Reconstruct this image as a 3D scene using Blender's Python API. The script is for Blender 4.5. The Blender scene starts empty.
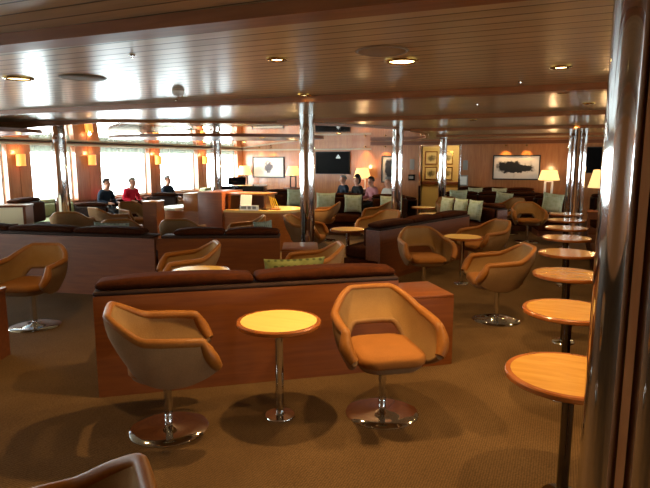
import bpy, bmesh, math, random
from mathutils import Vector, Matrix
random.seed(7)
C = bpy.context.scene.collection
sc = bpy.context.scene
R = math.radians
PI = math.pi
CEIL = 2.25

# ------------------------------------------------------------------ materials
def lin(h):
    h = h.lstrip('#')
    v = [int(h[i:i + 2], 16) / 255 for i in (0, 2, 4)]
    return tuple((c / 12.92 if c <= .04045 else ((c + .055) / 1.055) ** 2.4) for c in v) + (1,)

def base_mat(name, rough=.5, metal=0, col=None, spec=None):
    m = bpy.data.materials.new(name); m.use_nodes = True
    b = m.node_tree.nodes['Principled BSDF']
    b.inputs['Roughness'].default_value = rough
    b.inputs['Metallic'].default_value = metal
    if col: b.inputs['Base Color'].default_value = lin(col)
    if spec is not None: b.inputs['Specular IOR Level'].default_value = spec
    return m, m.node_tree, b

def ramp(nt, fac, stops):
    r = nt.nodes.new('ShaderNodeValToRGB')
    e = r.color_ramp.elements
    while len(e) < len(stops): e.new(.5)
    for x, (p, c) in zip(e, stops):
        x.position = p; x.color = lin(c)
    nt.links.new(fac, r.inputs[0]); return r

def coords(nt, scale=(1, 1, 1), kind='Object'):
    t = nt.nodes.new('ShaderNodeTexCoord'); mp = nt.nodes.new('ShaderNodeMapping')
    mp.inputs['Scale'].default_value = scale
    nt.links.new(t.outputs[kind], mp.inputs[0]); return mp.outputs[0]

def noise(nt, vec, scale, detail=3, dist=0):
    n = nt.nodes.new('ShaderNodeTexNoise')
    n.inputs['Scale'].default_value = scale; n.inputs['Detail'].default_value = detail
    n.inputs['Distortion'].default_value = dist
    nt.links.new(vec, n.inputs['Vector']); return n.outputs[0]

def bump(nt, b, h, strength=.2, dist=.01):
    n = nt.nodes.new('ShaderNodeBump'); n.inputs['Strength'].default_value = strength
    n.inputs['Distance'].default_value = dist
    nt.links.new(h, n.inputs['Height']); nt.links.new(n.outputs[0], b.inputs['Normal'])

def wood(name, dark, light, stretch=(1, 12, 12), rough=.3, coat=0):
    m, nt, b = base_mat(name, rough)
    v = coords(nt, stretch)
    n = noise(nt, v, 2.2, 5, .6)
    r = ramp(nt, n, [(.3, dark), (.7, light)])
    nt.links.new(r.outputs[0], b.inputs['Base Color'])
    b.inputs['Coat Weight'].default_value = coat
    b.inputs['Coat Roughness'].default_value = .15
    return m

def fabric(name, c1, c2, scale=120, rough=.9, bs=.15, spec=.2):
    m, nt, b = base_mat(name, rough, spec=spec)
    v = coords(nt)
    n = noise(nt, v, scale, 2); n2 = noise(nt, v, 6, 3)
    mx = nt.nodes.new('ShaderNodeMath'); mx.operation = 'ADD'
    nt.links.new(n, mx.inputs[0]); nt.links.new(n2, mx.inputs[1])
    hf = nt.nodes.new('ShaderNodeMath'); hf.operation = 'MULTIPLY'; hf.inputs[1].default_value = .5
    nt.links.new(mx.outputs[0], hf.inputs[0])
    r = ramp(nt, hf.outputs[0], [(.35, c1), (.65, c2)])
    nt.links.new(r.outputs[0], b.inputs['Base Color'])
    bump(nt, b, n, bs, .003)
    return m

def emit(name, col, strength):
    m, nt, b = base_mat(name, .6, col=col)
    b.inputs['Emission Color'].default_value = lin(col)
    b.inputs['Emission Strength'].default_value = strength
    return m

M = {}
M['cherry'] = wood('cherry_wood', '#643214', '#78421a', (1.2, 14, 14), .42, .08)
M['cherry_dark'] = wood('dark_cherry_wood', '#5e3018', '#743f20', (1.2, 14, 14), .35, .2)
M['panel_wall'] = wood('cherry_wall_panel', '#9a5e34', '#b07444', (9, 9, 1), .28, .35)
M['pier_wood'] = wood('cherry_pier_wood', '#a06648', '#b67c5a', (9, 9, 1), .3, .3)
M['beam'] = wood('beam_wood', '#86502a', '#9a6036', (1, 14, 14), .4, .05)
M['table_wood'] = wood('beech_table_top', '#a8762e', '#bc8a3e', (1.5, 14, 14), .22, .4)
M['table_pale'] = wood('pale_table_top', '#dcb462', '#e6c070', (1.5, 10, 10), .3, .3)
M['table_edge'] = wood('table_edge_wood', '#804418', '#965424', (3, 3, 14), .25, .4)
M['desk_wood'] = wood('desk_cherry', '#985a2a', '#aa6a34', (1.2, 14, 14), .28, .3)
M['desk_dark'] = wood('desk_dark_cherry', '#743c22', '#884a2a', (1.2, 14, 14), .45, .05)
M['leather'] = fabric('caramel_leather', '#7c4a1a', '#8a5622', 60, .45, .05)
M['shell'] = fabric('tan_wool', '#7a5c3e', '#8c6a48', 160, .92, .25)
M['seat'] = fabric('seat_wool', '#804f22', '#8e5a28', 160, .9, .25)
M['lining'] = fabric('lining_wool', '#7e5c36', '#8c6a40', 160, .9, .2)
M['darkbrown'] = fabric('dark_brown_velvet', '#301405', '#401d09', 30, .85, .1, .06)
M['rail'] = fabric('dark_brown_rail', '#2a1a14', '#38241c', 30, .7, .1)
M['olive'] = fabric('pale_olive_upholstery', '#9aa07c', '#b0b48e', 80)
M['black'] = base_mat('black_gloss', .12, col='#0c0c0e')[0]
M['screen'] = base_mat('tv_screen', .5, col='#030405', spec=.08)[0]
M['blackmatt'] = base_mat('black_matt', .6, col='#141312')[0]
M['white'] = base_mat('white_paint', .5, col='#e8e4da')[0]
M['cream'] = base_mat('cream_panel', .4, col='#f2e6c2')[0]
M['grey'] = base_mat('grey_plastic', .5, col='#8a8478')[0]
M['vent'] = base_mat('tan_speaker_grille', .6, col='#8c7858')[0]
M['chrome'] = base_mat('chrome', .06, 1, '#d8d8d8')[0]
M['darkchrome'] = base_mat('dark_steel', .15, 1, '#6a6660')[0]
M['skin'] = base_mat('skin', .55, col='#c08a70')[0]
M['hair_dark'] = base_mat('dark_hair', .6, col='#1c1410')[0]
M['hair_grey'] = base_mat('grey_hair', .6, col='#8c8a86')[0]
M['red'] = fabric('red_jacket', '#c01c34', '#d42c44', 90)
M['navy'] = fabric('dark_navy_knit', '#1c2430', '#2a3442', 90)
M['charcoal'] = fabric('charcoal_knit', '#1a1818', '#262424', 90)
M['palecloth'] = fabric('pale_shirt', '#a8a49c', '#bab6ae', 90)
M['pinkcloth'] = fabric('pink_shirt', '#a46a70', '#b47a80', 90)
M['lamp_on'] = emit('downlight_lamp', '#ffd890', 14)
M['lamp_dim'] = emit('small_downlight_lamp', '#ffd890', 6)
M['shade_on'] = emit('lit_lamp_shade', '#ffd488', 1.3)
M['sconce_on'] = emit('lit_sconce_shade', '#ffb050', .95)
M['corridor'] = base_mat('yellow_corridor_paint', .6, col='#ccb070')[0]
M['paper'] = base_mat('white_paper', .7, col='#e8e6dc')[0]
M['yellow'] = base_mat('yellow_pencil', .4, col='#e0b020')[0]
M['brass'] = base_mat('brass', .25, 1, '#b08840')[0]

def carpet_mat():
    m, nt, b = base_mat('ribbed_brown_carpet', .95, spec=.1)
    v = coords(nt)
    w = nt.nodes.new('ShaderNodeTexVoronoi'); w.inputs['Scale'].default_value = 75
    w.inputs['Randomness'].default_value = .25
    nt.links.new(v, w.inputs['Vector'])
    n2 = noise(nt, v, 1.2, 4)
    n3 = noise(nt, v, 260, 2)
    r1 = ramp(nt, w.outputs['Distance'], [(.15, '#6c5236'), (.6, '#4e3a24')])
    r2 = ramp(nt, n2, [(.3, '#d8d2c8'), (.7, '#ffffff')])
    mx = nt.nodes.new('ShaderNodeMix'); mx.data_type = 'RGBA'; mx.blend_type = 'MULTIPLY'
    mx.inputs[0].default_value = 1
    nt.links.new(r1.outputs[0], mx.inputs[6]); nt.links.new(r2.outputs[0], mx.inputs[7])
    nt.links.new(mx.outputs[2], b.inputs['Base Color'])
    bump(nt, b, w.outputs['Distance'], .3, .004)
    return m
M['carpet'] = carpet_mat()

def ceiling_mat():
    m, nt, b = base_mat('varnished_ceiling_planks', .28)
    v = coords(nt)
    sx = nt.nodes.new('ShaderNodeSeparateXYZ'); nt.links.new(v, sx.inputs[0])
    d = nt.nodes.new('ShaderNodeMath'); d.operation = 'DIVIDE'; d.inputs[1].default_value = .12
    nt.links.new(sx.outputs[1], d.inputs[0])
    fr = nt.nodes.new('ShaderNodeMath'); fr.operation = 'FRACT'; nt.links.new(d.outputs[0], fr.inputs[0])
    fl = nt.nodes.new('ShaderNodeMath'); fl.operation = 'FLOOR'; nt.links.new(d.outputs[0], fl.inputs[0])
    gr = ramp(nt, fr.outputs[0], [(0, '#000000'), (.07, '#000000'), (.12, '#ffffff')])
    wn = nt.nodes.new('ShaderNodeTexWhiteNoise'); wn.noise_dimensions = '1D'
    nt.links.new(fl.outputs[0], wn.inputs['W'])
    v2 = coords(nt, (.7, 9, 9)); n = noise(nt, v2, 2.5, 4, .4)
    ad = nt.nodes.new('ShaderNodeMath'); ad.operation = 'MULTIPLY_ADD'; ad.inputs[1].default_value = .3
    nt.links.new(wn.outputs[0], ad.inputs[0]); nt.links.new(n, ad.inputs[2])
    r = ramp(nt, ad.outputs[0], [(.35, '#b0966c'), (.85, '#c8ae84')])
    mx = nt.nodes.new('ShaderNodeMix'); mx.data_type = 'RGBA'; mx.blend_type = 'MULTIPLY'; mx.inputs[0].default_value = .85
    nt.links.new(r.outputs[0], mx.inputs[6]); nt.links.new(gr.outputs[0], mx.inputs[7])
    nt.links.new(mx.outputs[2], b.inputs['Base Color'])
    b.inputs['Coat Weight'].default_value = .15; b.inputs['Coat Roughness'].default_value = .16; b.inputs['Specular IOR Level'].default_value = .4
    bump(nt, b, gr.outputs[0], .5, .006)
    return m
M['ceiling'] = ceiling_mat()
M['strip'] = wood('pillar_strip_wood', '#a86c40', '#bc8050', (9, 9, 1), .35, .2)
M['pelmet'] = base_mat('pelmet_paint', .5, col='#b8aa90')[0]
M['mirror'] = base_mat('bronze_mirror_ceiling', .04, 1, '#d8c4a8')[0]
M['disc'] = base_mat('blue_grey_disc', .25, 0, '#8a96a4')[0]

def check_mat(name, a, b_, c, scale):
    m, nt, b = base_mat(name, .9, spec=.15)
    v = coords(nt)
    k = nt.nodes.new('ShaderNodeTexVoronoi'); k.inputs['Scale'].default_value = scale; k.inputs['Randomness'].default_value = .05
    nt.links.new(v, k.inputs['Vector'])
    r = ramp(nt, k.outputs['Distance'], [(.28, b_), (.42, a)])
    n = noise(nt, v, 14, 2)
    r2 = ramp(nt, n, [(.4, '#ffffff'), (.65, c)])
    mx = nt.nodes.new('ShaderNodeMix'); mx.data_type = 'RGBA'; mx.blend_type = 'MULTIPLY'; mx.inputs[0].default_value = .7
    nt.links.new(r.outputs[0], mx.inputs[6]); nt.links.new(r2.outputs[0], mx.inputs[7])
    nt.links.new(mx.outputs[2], b.inputs['Base Color'])
    return m
M['check'] = check_mat('green_dotted_cushion', '#62643e', '#34381f', '#c8c8a0', 24)
M['sage'] = check_mat('sage_cushion', '#b4b89c', '#a2a68c', '#d8dac8', 24)
M['teal'] = check_mat('grey_teal_cushion', '#84897c', '#6c7268', '#b0b8a8', 24)

def painting_mat():
    m, nt, b = base_mat('monochrome_painting', .5)
    v = coords(nt)
    n = noise(nt, v, 4.0, 6, .6)
    t = nt.nodes.new('ShaderNodeTexCoord')
    nz = nt.nodes.new('ShaderNodeTexNoise'); nz.inputs['Scale'].default_value = 7; nz.inputs['Detail'].default_value = 5
    nt.links.new(t.outputs['Object'], nz.inputs['Vector'])
    off = nt.nodes.new('ShaderNodeVectorMath'); off.operation = 'SUBTRACT'; off.inputs[1].default_value = (.5, .5, .5)
    nt.links.new(nz.outputs['Color'], off.inputs[0])
    sc_ = nt.nodes.new('ShaderNodeVectorMath'); sc_.operation = 'SCALE'; sc_.inputs['Scale'].default_value = .34
    nt.links.new(off.outputs[0], sc_.inputs[0])
    ad = nt.nodes.new('ShaderNodeVectorMath'); ad.operation = 'ADD'
    nt.links.new(t.outputs['Object'], ad.inputs[0]); nt.links.new(sc_.outputs[0], ad.inputs[1])
    acc = None
    for loc, scl in (((.42, 0, -.12), (2.4, 1, 5.0)), ((-.12, 0, .18), (2.1, 1, 7.5))):
        mp = nt.nodes.new('ShaderNodeMapping'); mp.inputs['Location'].default_value = loc; mp.inputs['Scale'].default_value = scl
        g = nt.nodes.new('ShaderNodeTexGradient'); g.gradient_type = 'SPHERICAL'
        nt.links.new(ad.outputs[0], mp.inputs[0]); nt.links.new(mp.outputs[0], g.inputs[0])
        if acc is None: acc = g.outputs['Fac']
        else:
            m2 = nt.nodes.new('ShaderNodeMath'); m2.operation = 'ADD'
            nt.links.new(acc, m2.inputs[0]); nt.links.new(g.outputs['Fac'], m2.inputs[1]); acc = m2.outputs[0]
    s = nt.nodes.new('ShaderNodeMath'); s.operation = 'MULTIPLY_ADD'; s.inputs[1].default_value = .35
    nt.links.new(n, s.inputs[0]); nt.links.new(acc, s.inputs[2])
    r = ramp(nt, s.outputs[0], [(.2, '#d0ccc6'), (.34, '#9c9892'), (.46, '#161414')])
    nt.links.new(r.outputs[0], b.inputs['Base Color'])
    return m
M['painting'] = painting_mat()

def sketch_mat(name, bg, ink, loc, scl, thr=(.35, .6)):
    m, nt, b = base_mat(name, .5)
    v = coords(nt)
    n = noise(nt, v, 9, 5, .8)
    g = nt.nodes.new('ShaderNodeTexGradient'); g.gradient_type = 'SPHERICAL'
    t = nt.nodes.new('ShaderNodeTexCoord'); mp = nt.nodes.new('ShaderNodeMapping')
    mp.inputs['Location'].default_value = loc; mp.inputs['Scale'].default_value = scl
    nt.links.new(t.outputs['Object'], mp.inputs[0]); nt.links.new(mp.outputs[0], g.inputs[0])
    s = nt.nodes.new('ShaderNodeMath'); s.operation = 'MULTIPLY'
    nt.links.new(g.outputs['Fac'], s.inputs[0]); nt.links.new(n, s.inputs[1])
    r = ramp(nt, s.outputs[0], [(thr[0] * .5, bg), (thr[1] * .5, ink)])
    nt.links.new(r.outputs[0], b.inputs['Base Color'])
    return m
M['sketch'] = sketch_mat('pale_sketch', '#e4e2e0', '#4c4650', (0, 0, 0), (3.5, 1, 2.6))
M['portrait'] = sketch_mat('portrait_print', '#d8dce0', '#20242c', (0, 0, .05), (4.0, 1, 1.8), (.2, .45))
M['print'] = sketch_mat('small_print', '#d4be84', '#5c5230', (0, 0, 0), (4, 1, 5), (.35, .7))

def glass_mat():
    m = bpy.data.materials.new('clear_glass'); m.use_nodes = True
    nt = m.node_tree; nt.nodes.clear()
    o = nt.nodes.new('ShaderNodeOutputMaterial'); mix = nt.nodes.new('ShaderNodeMixShader')
    t = nt.nodes.new('ShaderNodeBsdfTransparent'); g = nt.nodes.new('ShaderNodeBsdfGlossy')
    g.inputs['Roughness'].default_value = .02; mix.inputs[0].default_value = .06
    t.inputs['Color'].default_value = (.94, .97, .95, 1)
    nt.links.new(t.outputs[0], mix.inputs[1]); nt.links.new(g.outputs[0], mix.inputs[2])
    nt.links.new(mix.outputs[0], o.inputs[0]); return m
M['glass'] = glass_mat()

def blind_mat():
    m, nt, b = base_mat('sheer_blind', .9, col='#9aa89a')
    nt.nodes.remove(b)
    o = nt.nodes['Material Output']
    d = nt.nodes.new('ShaderNodeBsdfDiffuse'); d.inputs[0].default_value = lin('#b4b8b0')
    t = nt.nodes.new('ShaderNodeBsdfTranslucent'); t.inputs[0].default_value = lin('#c4c8c0')
    mix = nt.nodes.new('ShaderNodeMixShader'); mix.inputs[0].default_value = .5
    nt.links.new(d.outputs[0], mix.inputs[1]); nt.links.new(t.outputs[0], mix.inputs[2])
    nt.links.new(mix.outputs[0], o.inputs[0]); return m
M['blind'] = blind_mat()

# ------------------------------------------------------------------ mesh helpers
class MB:
    def __init__(s): s.bm = bmesh.new()
    def box(s, x0, x1, y0, y1, z0, z1, r=0, seg=2):
        t = bmesh.new(); bmesh.ops.create_cube(t, size=1)
        for v in t.verts:
            v.co = Vector(((x0 + x1) / 2 + v.co.x * (x1 - x0), (y0 + y1) / 2 + v.co.y * (y1 - y0), (z0 + z1) / 2 + v.co.z * (z1 - z0)))
        if r > 0: bmesh.ops.bevel(t, geom=t.edges[:], offset=r, segments=seg, profile=.5, affect='EDGES')
        return s.add(t)
    def add(s, t, mat=None):
        if mat is not None: bmesh.ops.transform(t, matrix=mat, verts=t.verts)
        me = bpy.data.meshes.new('tmp'); t.to_mesh(me); t.free()
        s.bm.from_mesh(me); bpy.data.meshes.remove(me); return s
    def lathe(s, prof, n=32, c=(0, 0, 0), sx=1, sy=1):
        bm = s.bm; rings = []
        for r, z in prof:
            if r < 1e-6: rings.append([bm.verts.new((c[0], c[1], c[2] + z))])
            else: rings.append([bm.verts.new((c[0] + sx * r * math.cos(2 * PI * i / n), c[1] + sy * r * math.sin(2 * PI * i / n), c[2] + z)) for i in range(n)])
        for a, b in zip(rings, rings[1:]):
            for i in range(n):
                j = (i + 1) % n
                if len(a) == 1 and len(b) == 1: continue
                if len(a) == 1: bm.faces.new((a[0], b[j], b[i]))
                elif len(b) == 1: bm.faces.new((a[i], a[j], b[0]))
                else: bm.faces.new((a[i], a[j], b[j], b[i]))
        return s
    def cyl(s, x, y, z0, z1, r, n=24): return s.lathe([(0, z0), (r, z0), (r, z1), (0, z1)], n, (x, y, 0))
    def tube(s, pts, rad, n=10, closed=False):
        bm = s.bm; P = [Vector(p) for p in pts]; N = len(P); rings = []
        up = Vector((0, 0, 1)); prev = None
        for i, p in enumerate(P):
            a = P[i - 1] if (i > 0 or closed) else p
            b = P[(i + 1) % N] if (i < N - 1 or closed) else p
            t = (b - a).normalized()
            if prev is None:
                u = up.cross(t)
                if u.length < .1: u = Vector((1, 0, 0)).cross(t)
            else: u = prev - t * prev.dot(t)
            u.normalize(); prev = u; w = t.cross(u)
            r = rad[i] if isinstance(rad, (list, tuple)) else rad
            rings.append([bm.verts.new(p + (u * math.cos(2 * PI * k / n) + w * math.sin(2 * PI * k / n)) * r) for k in range(n)])
        for i in range(N if closed else N - 1):
            a, b = rings[i], rings[(i + 1) % N]
            for k in range(n): bm.faces.new((a[k], a[(k + 1) % n], b[(k + 1) % n], b[k]))
        if not closed: bm.faces.new(rings[0][::-1]); bm.faces.new(rings[-1])
        return s
    def prism(s, pts, z0, z1):
        bm = s.bm; a = [bm.verts.new((x, y, z0)) for x, y in pts]; b = [bm.verts.new((x, y, z1)) for x, y in pts]
        n = len(pts); bm.faces.new(a[::-1]); bm.faces.new(b)
        for i in range(n): bm.faces.new((a[i], a[(i + 1) % n], b[(i + 1) % n], b[i]))
        return s
    def build(s, name, mat, parent=None, smooth=40, sub=0, loc=None, rz=0):
        bmesh.ops.recalc_face_normals(s.bm, faces=s.bm.faces[:])
        me = bpy.data.meshes.new(name); s.bm.to_mesh(me); s.bm.free()
        me.materials.append(M[mat])
        if smooth:
            for p in me.polygons: p.use_smooth = True
            me.set_sharp_from_angle(angle=R(smooth))
        o = bpy.data.objects.new(name, me); C.objects.link(o)
        if parent: o.parent = parent
        if loc: o.location = loc
        o.rotation_euler.z = rz
        if sub:
            d = o.modifiers.new('round', 'SUBSURF'); d.levels = sub; d.render_levels = sub
        return o

def tag(o, label=None, cat=None, group=None, kind=None):
    if label: o['label'] = label
    if cat: o['category'] = cat
    if group: o['group'] = group
    if kind: o['kind'] = kind
    return o
def thing(name, label, cat, loc=(0, 0, 0), rz=0, group=None):
    o = bpy.data.objects.new(name, None); C.objects.link(o); o.empty_display_size = .1
    o.location = loc; o.rotation_euler.z = rz
    return tag(o, label, cat, group)
def copy_tree(o, parent=None):
    c = o.copy(); C.objects.link(c)
    if parent: c.parent = parent
    for ch in list(o.children): copy_tree(ch, c)
    return c
protos, used = {}, set()
def place(key, maker, label, loc, rz, group=None, cat=None):
    if key not in protos:
        protos[key] = o = maker()
    else: o = copy_tree(protos[key])
    o.location = loc; o.rotation_euler.z = rz
    return tag(o, label, cat, group)
def struct(o): o['kind'] = 'structure'; return o

def face_cam(x, y, a):
    """rotation about Z of a thing whose front is -Y, turned a degrees from facing the photographer (+ = towards picture right)"""
    v = Vector((-x, -y)).normalized(); rgt = Vector((math.cos(R(23.4)), math.sin(R(23.4))))
    rgt = Vector((-v.y, v.x))
    d = v * math.cos(R(a)) + rgt * math.sin(R(a))
    return math.atan2(d.y, d.x) + PI / 2

# ------------------------------------------------------------------ room shell
WX, FY, RX, NY = -10.4, 16.6, 10.6, -4.0
struct(MB().box(WX - .3, RX + .2, NY - .2, FY + 3.2, -.1, 0).build('floor', 'carpet', smooth=0))
co = MB().box(WX - .3, RX + .6, NY - .6, FY + 3.2, CEIL, CEIL + .1).build('ceiling', 'ceiling', smooth=0)
co.rotation_euler.z = R(0); struct(co)
struct(MB().box(WX, RX, NY - .15, NY, 0, CEIL).build('wall_back', 'panel_wall', smooth=0))
# far wall with the opening to the corridor
w = MB()
w.box(WX - .2, -4.0, FY, FY + .15, 0, CEIL).box(-2.87, RX + .15, FY, FY + .15, 0, CEIL).box(-4.0, -2.87, FY, FY + .15, 2.08, CEIL)
struct(w.build('wall_far', 'panel_wall', smooth=0))
struct(MB().box(-5.6, -1.9, FY + 2.2, FY + 2.3, 0, CEIL).build('wall_corridor', 'corridor', smooth=0))
struct(MB().box(-5.6, -5.5, FY + .15, FY + 2.2, 0, CEIL).build('wall_corridor_left', 'corridor', smooth=0))
struct(MB().box(-2.0, -1.9, FY + .15, FY + 2.2, 0, CEIL).build('wall_corridor_right', 'corridor', smooth=0))
# window walls on both sides: sill wall, head wall, piers, windows with drawn-up blinds
HEAD = 1.965
piers = [(16.31, 16.6), (14.06, 14.52), (11.92, 12.34), (9.44, 10.19), (7.72, 8.27)]
yy = 7.72
while yy > NY + 1.6:
    piers.append((yy - 2.6, yy - 1.95)); yy -= 2.6
piers = sorted(p for p in piers if p[0] > NY + .2)
tn = wn = 0
for X, sg, wall in ((WX, 1, 'wall_left'), (RX, -1, 'wall_right')):
    def bx(mb, d0, d1, y0, y1, z0, z1):      # d = distance into the room
        a, b = X + sg * d0, X + sg * d1
        return mb.box(min(a, b), max(a, b), y0, y1, z0, z1)
    m = MB(); bx(m, -.2, 0, NY, FY, 0, .72); bx(m, -.2, 0, NY, FY, HEAD, CEIL); struct(m.build(wall, 'pier_wood', smooth=0))
    for a, b in piers:
        c_ = (a + b) / 2; tn += 1; m = MB()
        bx(m, -.2, .06, a, c_ - .006, .72, HEAD); bx(m, -.2, .06, c_ + .006, b, .72, HEAD); bx(m, -.2, .045, c_ - .006, c_ + .006, .72, HEAD)
        struct(m.build('trim_%d' % tn, 'pier_wood', smooth=0))
    prev = NY
    for a, b in piers:
        if a - prev > .5:
            wn += 1; y0, y1 = prev, a; f = MB()
            bx(f, -.16, -.1, y0, y1, .72, .77); bx(f, -.16, -.1, y0, y1, HEAD - .05, HEAD)
            bx(f, -.16, -.1, y0, y0 + .04, .77, HEAD - .05); bx(f, -.16, -.1, y1 - .04, y1, .77, HEAD - .05)
            fr = struct(f.build('window_%d' % wn, 'white', smooth=0))
            m = MB(); bx(m, -.135, -.125, y0 + .04, y1 - .04, .77, HEAD - .05); m.build('pane', 'glass', fr, smooth=0)
            if sg > 0 or y0 > 3:
                n = max(3, int((y1 - y0) / .05))
                pts = [(X - sg * (.05 - .016 * math.cos(q * 2.1)), y0 + .02 + (y1 - y0 - .04) * q / n) for q in range(n + 1)]
                bo = MB().prism(pts + [(x - .006, y) for x, y in reversed(pts)], HEAD - .14, HEAD - .005).build('window_blind', 'blind', smooth=0)
                tag(bo, 'sheer grey-green blind drawn up at the head of a bright window', 'blind', 'blinds at the heads of the windows')
            L = bpy.data.lights.new('portal', 'AREA'); L.shape = 'RECTANGLE'; L.size = HEAD - .72; L.size_y = y1 - y0
            L.cycles.is_portal = True
            lo = bpy.data.objects.new('daylight_portal', L); C.objects.link(lo)
            lo.location = (X - sg * .21, (y0 + y1) / 2, (HEAD + .72) / 2); lo.rotation_euler = (0, R(-90 * sg), 0); lo.parent = fr
        prev = b
# pelmet running along the window wall and the far wall
struct(MB().box(WX, WX + .2, NY, FY - .2, HEAD + .002, HEAD + .045).build('trim_40', 'pelmet', smooth=0))
struct(MB().box(WX, -5.6, FY - .03, FY, HEAD + .002, HEAD + .045).build('trim_41', 'pelmet', smooth=0))
struct(MB().box(-5.6, RX, FY - .1, FY, 2.1, 2.2).build('trim_42', 'cherry', smooth=0))
# ceiling beams, a touch off square to the room as in the photograph
slope = math.atan(.03)
for i, (y0, x0) in enumerate(((-.7, WX + .25), (2.05, WX + .25), (4.96, WX + .25), (7.62, -4.0), (10.7, -2.78), (13.65, -2.9), (16.3, -3.9))):
    o = MB().box(x0, RX - .4, -.07, .07, CEIL - .055, CEIL - .001).build('trim_%d' % (50 + i), 'beam', smooth=0, loc=(0, y0, 0), rz=slope if i < 6 else 0); struct(o)
# mirrored ceiling field over the desk, falling slightly towards the ship's side, bounded by a curved wooden edge
edge = [(WX + .21, 6.1), (-7.5, 6.25), (-6.5, 6.5), (-5.6, 6.95), (-4.8, 7.45), (-4.3, 7.85), (-3.8, 8.4), (-3.3, 9.2), (-2.98, 10.0), (-2.85, 11.0), (-2.95, 12.5), (-3.3, 14.2), (-3.9, 15.5), (-4.6, 16.35)]
def fz(x): return 2.225 if x >= -6.5 else 2.225 + (x + 6.5) * (.19 / 3.7)
def slab(mb, pts, lo, hi):
    bm = mb.bm; a = [bm.verts.new((x, y, fz(x) + lo)) for x, y in pts]; b = [bm.verts.new((x, y, fz(x) + hi)) for x, y in pts]
    n = len(pts); bm.faces.new(a[::-1]); bm.faces.new(b)
    for i in range(n): bm.faces.new((a[i], a[(i + 1) % n], b[(i + 1) % n], b[i]))
    return mb
mm = slab(MB(), edge[2:] + [(-6.5, 16.35)], 0, .015)
slab(mm, edge[:3] + [(-6.5, 16.35), (WX + .21, 16.35)], 0, .015)
struct(mm.build('ceiling_mirror', 'mirror', smooth=0))
outer, inner = [], []
for i, p in enumerate(edge):
    a = Vector(edge[max(i - 1, 0)]); b = Vector(edge[min(i + 1, len(edge) - 1)]); t = (b - a).normalized(); nrm = Vector((t.y, -t.x))
    outer.append((p[0] + nrm.x * .07, p[1] + nrm.y * .07)); inner.append(p)
bm_ = MB(); q = outer + inner[::-1]
a = [bm_.bm.verts.new((x, y, fz(x) - .012)) for x, y in q]; b = [bm_.bm.verts.new((x, y, CEIL - .002)) for x, y in q]
n = len(q)
for i in range(len(edge) - 1):
    j = n - 1 - i
    bm_.bm.faces.new((a[i], a[i + 1], a[j - 1], a[j])); bm_.bm.faces.new((b[i], b[j], b[j - 1], b[i + 1]))
for i in range(n): bm_.bm.faces.new((a[i], a[(i + 1) % n], b[(i + 1) % n], b[i]))
struct(bm_.build('trim_60', 'beam', smooth=0))

def hanging_disc(label, x, y, rx, ry, rz):
    t = thing('ceiling_disc', label, 'ceiling panel', (x, y, 2.05), rz, None)
    MB().lathe([(0, .004), (.985, .004), (.985, .05), (0, .05)], 64, sx=rx, sy=ry).build('mirror_panel', 'disc', t)
    MB().lathe([(.985, 0), (1, .0), (1, .055), (.985, .055), (.985, 0)], 64, sx=rx, sy=ry).build('rim', 'cherry', t)
    m = MB()
    for q in (-.5, .5): m.cyl(q * rx, 0, .05, .075, .012, 10)
    m.build('hanger', 'chrome', t)
hanging_disc('large oval mirrored ceiling panel with a wooden rim over the desk', -6.15, 9.0, 2.05, 1.1, R(23))
hanging_disc('oval ceiling panel with wooden rim cut by the picture edge, before the first windows', -8.9, 5.3, 1.75, 1.0, R(23))

# ------------------------------------------------------------------ pillars
def pole(label, x, y, r):
    t = thing('chrome_pillar', label, 'pillar', (x, y, 0), 0)
    MB().cyl(0, 0, .012, CEIL - .012, r, 40).build('tube', 'chrome', t)
    MB().lathe([(0, 0), (r + .012, 0), (r + .012, .012), (0, .012)], 40).build('foot_ring', 'darkchrome', t)
    MB().lathe([(0, CEIL - .012), (r + .012, CEIL - .012), (r + .012, CEIL - .001), (0, CEIL - .001)], 40).build('ceiling_ring', 'chrome', t)
def twin(label, x, y, r, rz):
    t = thing('twin_tube_pillar', label, 'pillar', (x, y, 0), rz)
    g = r + .015
    for s in (-1, 1): MB().cyl(s * g, 0, .002, CEIL - .002, r, 64).build('tube', 'chrome', t)
    MB().box(-.0148, .0148, -r * .92, r * .92, .002, CEIL - .002).build('wood_strip', 'strip', t, smooth=0)
twin('large twin-tube chrome pillar with a wooden strip, rising full height beside the row of round tables', .272, 2.29, .066, R(-7))
twin('distant twin-tube chrome pillar before the dark screen by the far lamp', .22, 12.3, .08, R(5))
pole('chrome pillar standing behind the curved desk, at the end of the second sofa', -3.2, 6.79, .1)
pole('slim chrome pillar in front of the framed portrait and seated group', -2.88, 10.08, .1)
pole('slim chrome pillar in front of the yellow corridor', -3.0, 14.9, .1)
pole('chrome pillar near the window with the drawn-up blinds', -8.53, 7.42, .135)
pole('slim chrome pillar in front of the last windows, behind the desk', -7.97, 11.59, .13)

# ------------------------------------------------------------------ swivel armchair
def catmull(P, n):
    out = []
    N = len(P)
    for i in range(N - 1):
        p0, p1, p2, p3 = P[max(i - 1, 0)], P[i], P[i + 1], P[min(i + 2, N - 1)]
        for k in range(n):
            t = k / n
            out.append(.5 * ((2 * p1) + (p2 - p0) * t + (2 * p0 - 5 * p1 + 4 * p2 - p3) * t * t + (3 * p1 - p0 - 3 * p2 + p3) * t ** 3))
    out.append(P[-1]); return out

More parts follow.
